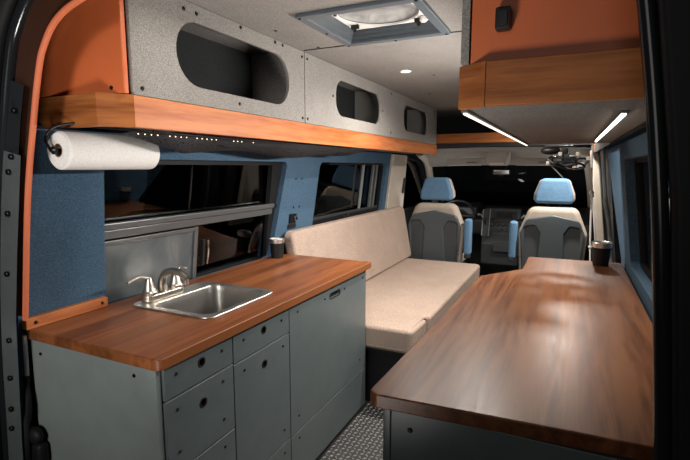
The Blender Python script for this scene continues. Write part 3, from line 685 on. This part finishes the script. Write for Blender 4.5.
# steering wheel
def ringpts(c, r, tiltv, n=24):
    q = Vector((0, 0, 1)).rotation_difference(Vector(tiltv).normalized())
    return [q @ Vector((r*math.cos(2*PI*i/n), r*math.sin(2*PI*i/n), 0))+Vector(c) for i in range(n)]
swc = Vector((-1.14, 5.33, .86)); swn = Vector((0, -.78, .62))
sw = root('steering_wheel', 'black steering wheel partly hidden behind the driver seat', 'steering wheel', swc)
part('rim', B().tube(ringpts(swc, .205, swn), .016, 10, True, 2), 'gloss', sw)
part('hub', B().lathe([(0, .03), (.05, .028), (.075, .01), (.07, -.02), (0, -.03)], swc, swn), 'black', sw)
for a in (0, PI, -PI/2):
    q = Vector((0, 0, 1)).rotation_difference(swn.normalized()); e = q @ Vector((math.cos(a)*.2, math.sin(a)*.2, 0))+swc
    part('spoke', B().tube([swc, e], .016, 8, sub=1), 'black', sw)
part('column', B().cyl(swc-swn*.02, swc-swn*.35, .04), 'black', sw)

# visors, console, mirror
for x0, x1, lb in ((-1.22, -.84, 'beige sun visor on the driver side above the windscreen'), (-.50, -.10, 'beige sun visor on the passenger side above the windscreen')):
    v = root('sun_visor', lb, 'sun visor', ((x0+x1)/2, 5.22, 1.47), 'sun visors')
    def vf(x, y, z): return (x, y+.35*(z-1.47), z)
    part('panel', B().box(x0, x1, 5.17, 5.19, 1.425, 1.505, .009, 3, f=vf), 'head', v)
    part('ticket_slot', B().box((x0+x1)/2+.02, (x0+x1)/2+.13, 5.166, 5.172, 1.456, 1.463, f=vf), 'dgrey', v)
oc = root('overhead_console', 'beige overhead console with reading lamp at the middle of the cab ceiling', 'console', (-.67, 5.1, 1.5))
part('housing', B().plate(rpoly([(-.80, 1.60), (-.765, 1.455), (-.745, 1.425), (-.585, 1.425), (-.565, 1.455), (-.53, 1.60)], [.01, .03, .025, .025, .03, .01]), 4.98, 5.28, 'xz', bev=.02, seg=4), 'head', oc)
part('lamp_lens', B().box(-.735, -.595, 4.972, 5.0, 1.432, 1.456, .01, 3), 'white', oc)
part('lens_frame', B().plate(rect(-.745, -.585, 1.426, 1.462, .016), 4.974, 4.982, 'xz', [rect(-.735, -.595, 1.433, 1.455, .01)], bev=.002), 'beige', oc)
mi = root('rear_view_mirror', 'rear-view mirror hanging below the overhead console on the windscreen', 'mirror', (-.66, 5.4, 1.36))
part('housing', B().box(-.755, -.57, 5.33, 5.36, 1.325, 1.385, .014, 3), 'dgrey', mi)
part('mirror_glass', B().box(-.743, -.582, 5.325, 5.332, 1.335, 1.376, .002), 'chrome', mi)
part('stem', B().tube([(-.64, 5.36, 1.36), (-.635, 5.44, 1.39), (-.62, 5.50, 1.42)], .009), 'black', mi)
part('toggle', B().box(-.675, -.65, 5.335, 5.355, 1.31, 1.328, .004), 'black', mi)
thing('toll_tag', B().box(-.50, -.46, 5.62, 5.625, 1.245, 1.275, .002, f=lambda x, y, z: (x-(z-1.26)*1.2, y, z)), 'white', 'small pale tag on the dark windscreen right of the mirror', 'tag', org=(-.48, 5.62, 1.26))

# hanging gear and strap by the passenger seat
gx, gy, gz = .0, 3.35, 1.46
hg = root('camera_rig', 'black tangle of mounts, rings and clips hanging over the passenger headrest', 'hanging gear', (gx, gy, 1.55))
part('hanger', B().cyl((-.075, gy, 1.55), (-.075, gy, 1.52), .012).box(-.15, .02, gy-.02, gy+.02, 1.535, 1.548, .004), 'black', hg)
part('body', B().ell((-.115, gy, 1.515), (.06, .035, .026)).box(-.06, -.01, gy-.03, gy+.03, 1.49, 1.53, .01), 'black', hg)
part('clamp', B().box(-.045, .0, gy-.025, gy+.025, 1.46, 1.50, .008).cyl((-.02, gy-.03, 1.45), (-.02, gy+.03, 1.45), .026).box(-.01, .03, gy-.03, gy+.02, 1.425, 1.455, .006), 'dgrey', hg)
part('chrome_arc', B().tube([(-.02, gy-.05, 1.41), (.03, gy-.055, 1.398), (.075, gy-.05, 1.412), (.105, gy-.045, 1.45)], .006, 8), 'chrome', hg)
part('bracket', B().tube([(-.13, gy-.03, 1.46), (-.09, gy-.04, 1.432), (-.03, gy-.04, 1.418), (.03, gy-.04, 1.43)], .013, 8).ell((.0, gy-.01, 1.455), (.05, .03, .028)), 'black', hg)
for c, r, t in (((-.03, gy, 1.44), .075, (.25, .35, 1)), ((.045, gy, 1.432), .062, (-.3, .5, 1)), ((.0, gy-.02, 1.42), .09, (.1, .25, 1)), ((-.075, gy, 1.45), .05, (.2, .6, 1))):
    part('ring', B().tube(ringpts(c, r, t, 18), .007, 8, True, 2), 'gloss', hg)
for x, z, a in ((-.125, 1.437, .3), (.105, 1.463, -.5), (-.055, 1.492, .2), (.03, 1.405, .8), (.055, 1.41, 1.0), (.075, 1.425, .7), (.045, 1.49, 0)):
    part('clip', B().box(x-.011, x+.011, gy-.045, gy-.035, z-.012, z+.012, .003), 'beige', hg)
part('rod', B().tube([(-.11, gy-.01, 1.425), (-.03, gy-.01, 1.34)], .0045, 8, sub=1), 'mgrey', hg)
sy = 3.6
sr = root('hanging_cord', 'white knotted cord hanging between the passenger seat and the right pillar', 'cord', (.10, sy, 1.55))
part('cord', B().tube([(.135, sy, 1.58), (.14, sy, 1.4), (.152, sy, 1.2), (.158, sy, 1.0), (.172, sy, .72)], .0065, 8), 'rope', sr)
part('knot', B().ell((.150, sy, 1.235), (.016, .014, .018)).ell((.156, sy, 1.215), (.012, .012, .012)), 'rope', sr)
part('tie', B().ell((.165, sy, .86), (.014, .012, .012)), 'rope', sr)

# cable loom in the rear corner
cb = root('cable_loom', 'black cable loom with a pale cord in the gap behind the left cabinet end', 'cables', (-1.59, .875, .3))
for k in range(4):
    part('cable', B().tube([(-1.585+.008*k, .868-.01*k, .02), (-1.57-.012*k, .858, .3), (-1.60+.012*k, .856-.006*k, .48), (-1.575-.006*k, .860, .62), (-1.60+.004*k, .870, .72)], .009, 8), 'rubber', cb)
part('grommet', B().box(-1.59, -1.52, .846, .886, .42, .50, .018, 3).ell((-1.56, .862, .52), (.035, .02, .03)), 'rubber', cb)
part('pale_cord', B().tube([(-1.585, .872, .86), (-1.590, .872, .75), (-1.596, .870, .64)], .0065, 8), 'rope', cb)

# ------------------------------------------------------------------ lights
def area(name, loc, target, size, power, col, sizey=None, spread=180):
    d = bpy.data.lights.new(name, 'AREA'); d.energy = power; d.color = col; d.size = size; d.spread = math.radians(spread)
    if sizey: d.shape = 'RECTANGLE'; d.size_y = sizey
    o = bpy.data.objects.new(name, d); COL.objects.link(o); o.location = loc
    o.rotation_euler = (Vector(target)-Vector(loc)).to_track_quat('-Z', 'Y').to_euler(); return o
def spot(name, loc, target, r, power, deg, col):
    d = bpy.data.lights.new(name, 'SPOT'); d.energy = power; d.color = col; d.shadow_soft_size = r; d.spot_size = math.radians(deg); d.spot_blend = .9
    o = bpy.data.objects.new(name, d); COL.objects.link(o); o.location = loc
    o.rotation_euler = (Vector(target)-Vector(loc)).to_track_quat('-Z', 'Y').to_euler(); return o
def point(name, loc, power, col, r=.03):
    d = bpy.data.lights.new(name, 'POINT'); d.energy = power; d.color = col; d.shadow_soft_size = r
    o = bpy.data.objects.new(name, d); COL.objects.link(o); o.location = loc; return o
spot('rear_lamp', (-.45, -2.0, 1.75), (-1.46, 1.0, 1.12), .35, 190, 36, (1, .96, .92))
area('rear_fill', (-.5, -3.0, 1.9), (-.7, 1.5, 1.3), 2.0, 13, (1, .95, .9))
area('ceiling_fill', (-.6, .12, .55), (-.75, 1.2, 1.97), .35, 4.5, (1, .95, .9), spread=76)  # added unseen fill from below, brightens ceiling and locker undersides
for i, (x, y, p) in enumerate(((-.80, 2.71, 7), (-.42, 2.71, 15), (.02, 4.4, 27), (-.90, 1.15, 2))):
    area('ceiling_lamp_%d' % i, (x, y, 1.962), (x, y, 0), .10 if y > 4 else .04, p, (1, .92, .83), spread=160)
area('strip_lamp_aisle', (-.2165, 2.15, 1.520), (-1.2, 2.15, 1.43), 1.1, 19, (1, .94, .88), .008)
area('strip_lamp_wall', (.103, 1.8, 1.520), (.06, 1.8, 0), 1.15, 1.6, (1, .92, .8), .008, spread=80)
point('hidden_cab_fill_0', (-1.2, 5.02, .92), 3.6, (1, .95, .9))  # added fill hidden behind the driver seat, brightens headliner and dash
point('hidden_cab_fill_1', (-.1, 5.02, .92), 3.6, (1, .95, .9))  # same added fill, hidden behind the passenger seat
wd = bpy.data.worlds.new('night'); scn.world = wd; wd.use_nodes = True
wd.node_tree.nodes['Background'].inputs[0].default_value = (.5, .6, .75, 1); wd.node_tree.nodes['Background'].inputs[1].default_value = .006

# ------------------------------------------------------------------ camera
f_px = 465.0
pitch = math.atan(63/f_px); yaw = math.atan(224*math.cos(pitch)/f_px)
cam = bpy.data.cameras.new('camera'); co = bpy.data.objects.new('camera', cam); COL.objects.link(co)
cam.sensor_fit = 'HORIZONTAL'; cam.sensor_width = 36; cam.lens = 36*f_px/690; cam.clip_start = .05
co.location = (0, 0, 1.41); co.rotation_euler = (PI/2-pitch, 0, yaw)
scn.camera = co
vs = scn.view_settings
scn.view_settings.view_transform = 'Standard'; vs.look = 'None'; vs.gamma = 1; vs.use_curve_mapping = False
vs.exposure = 0.3
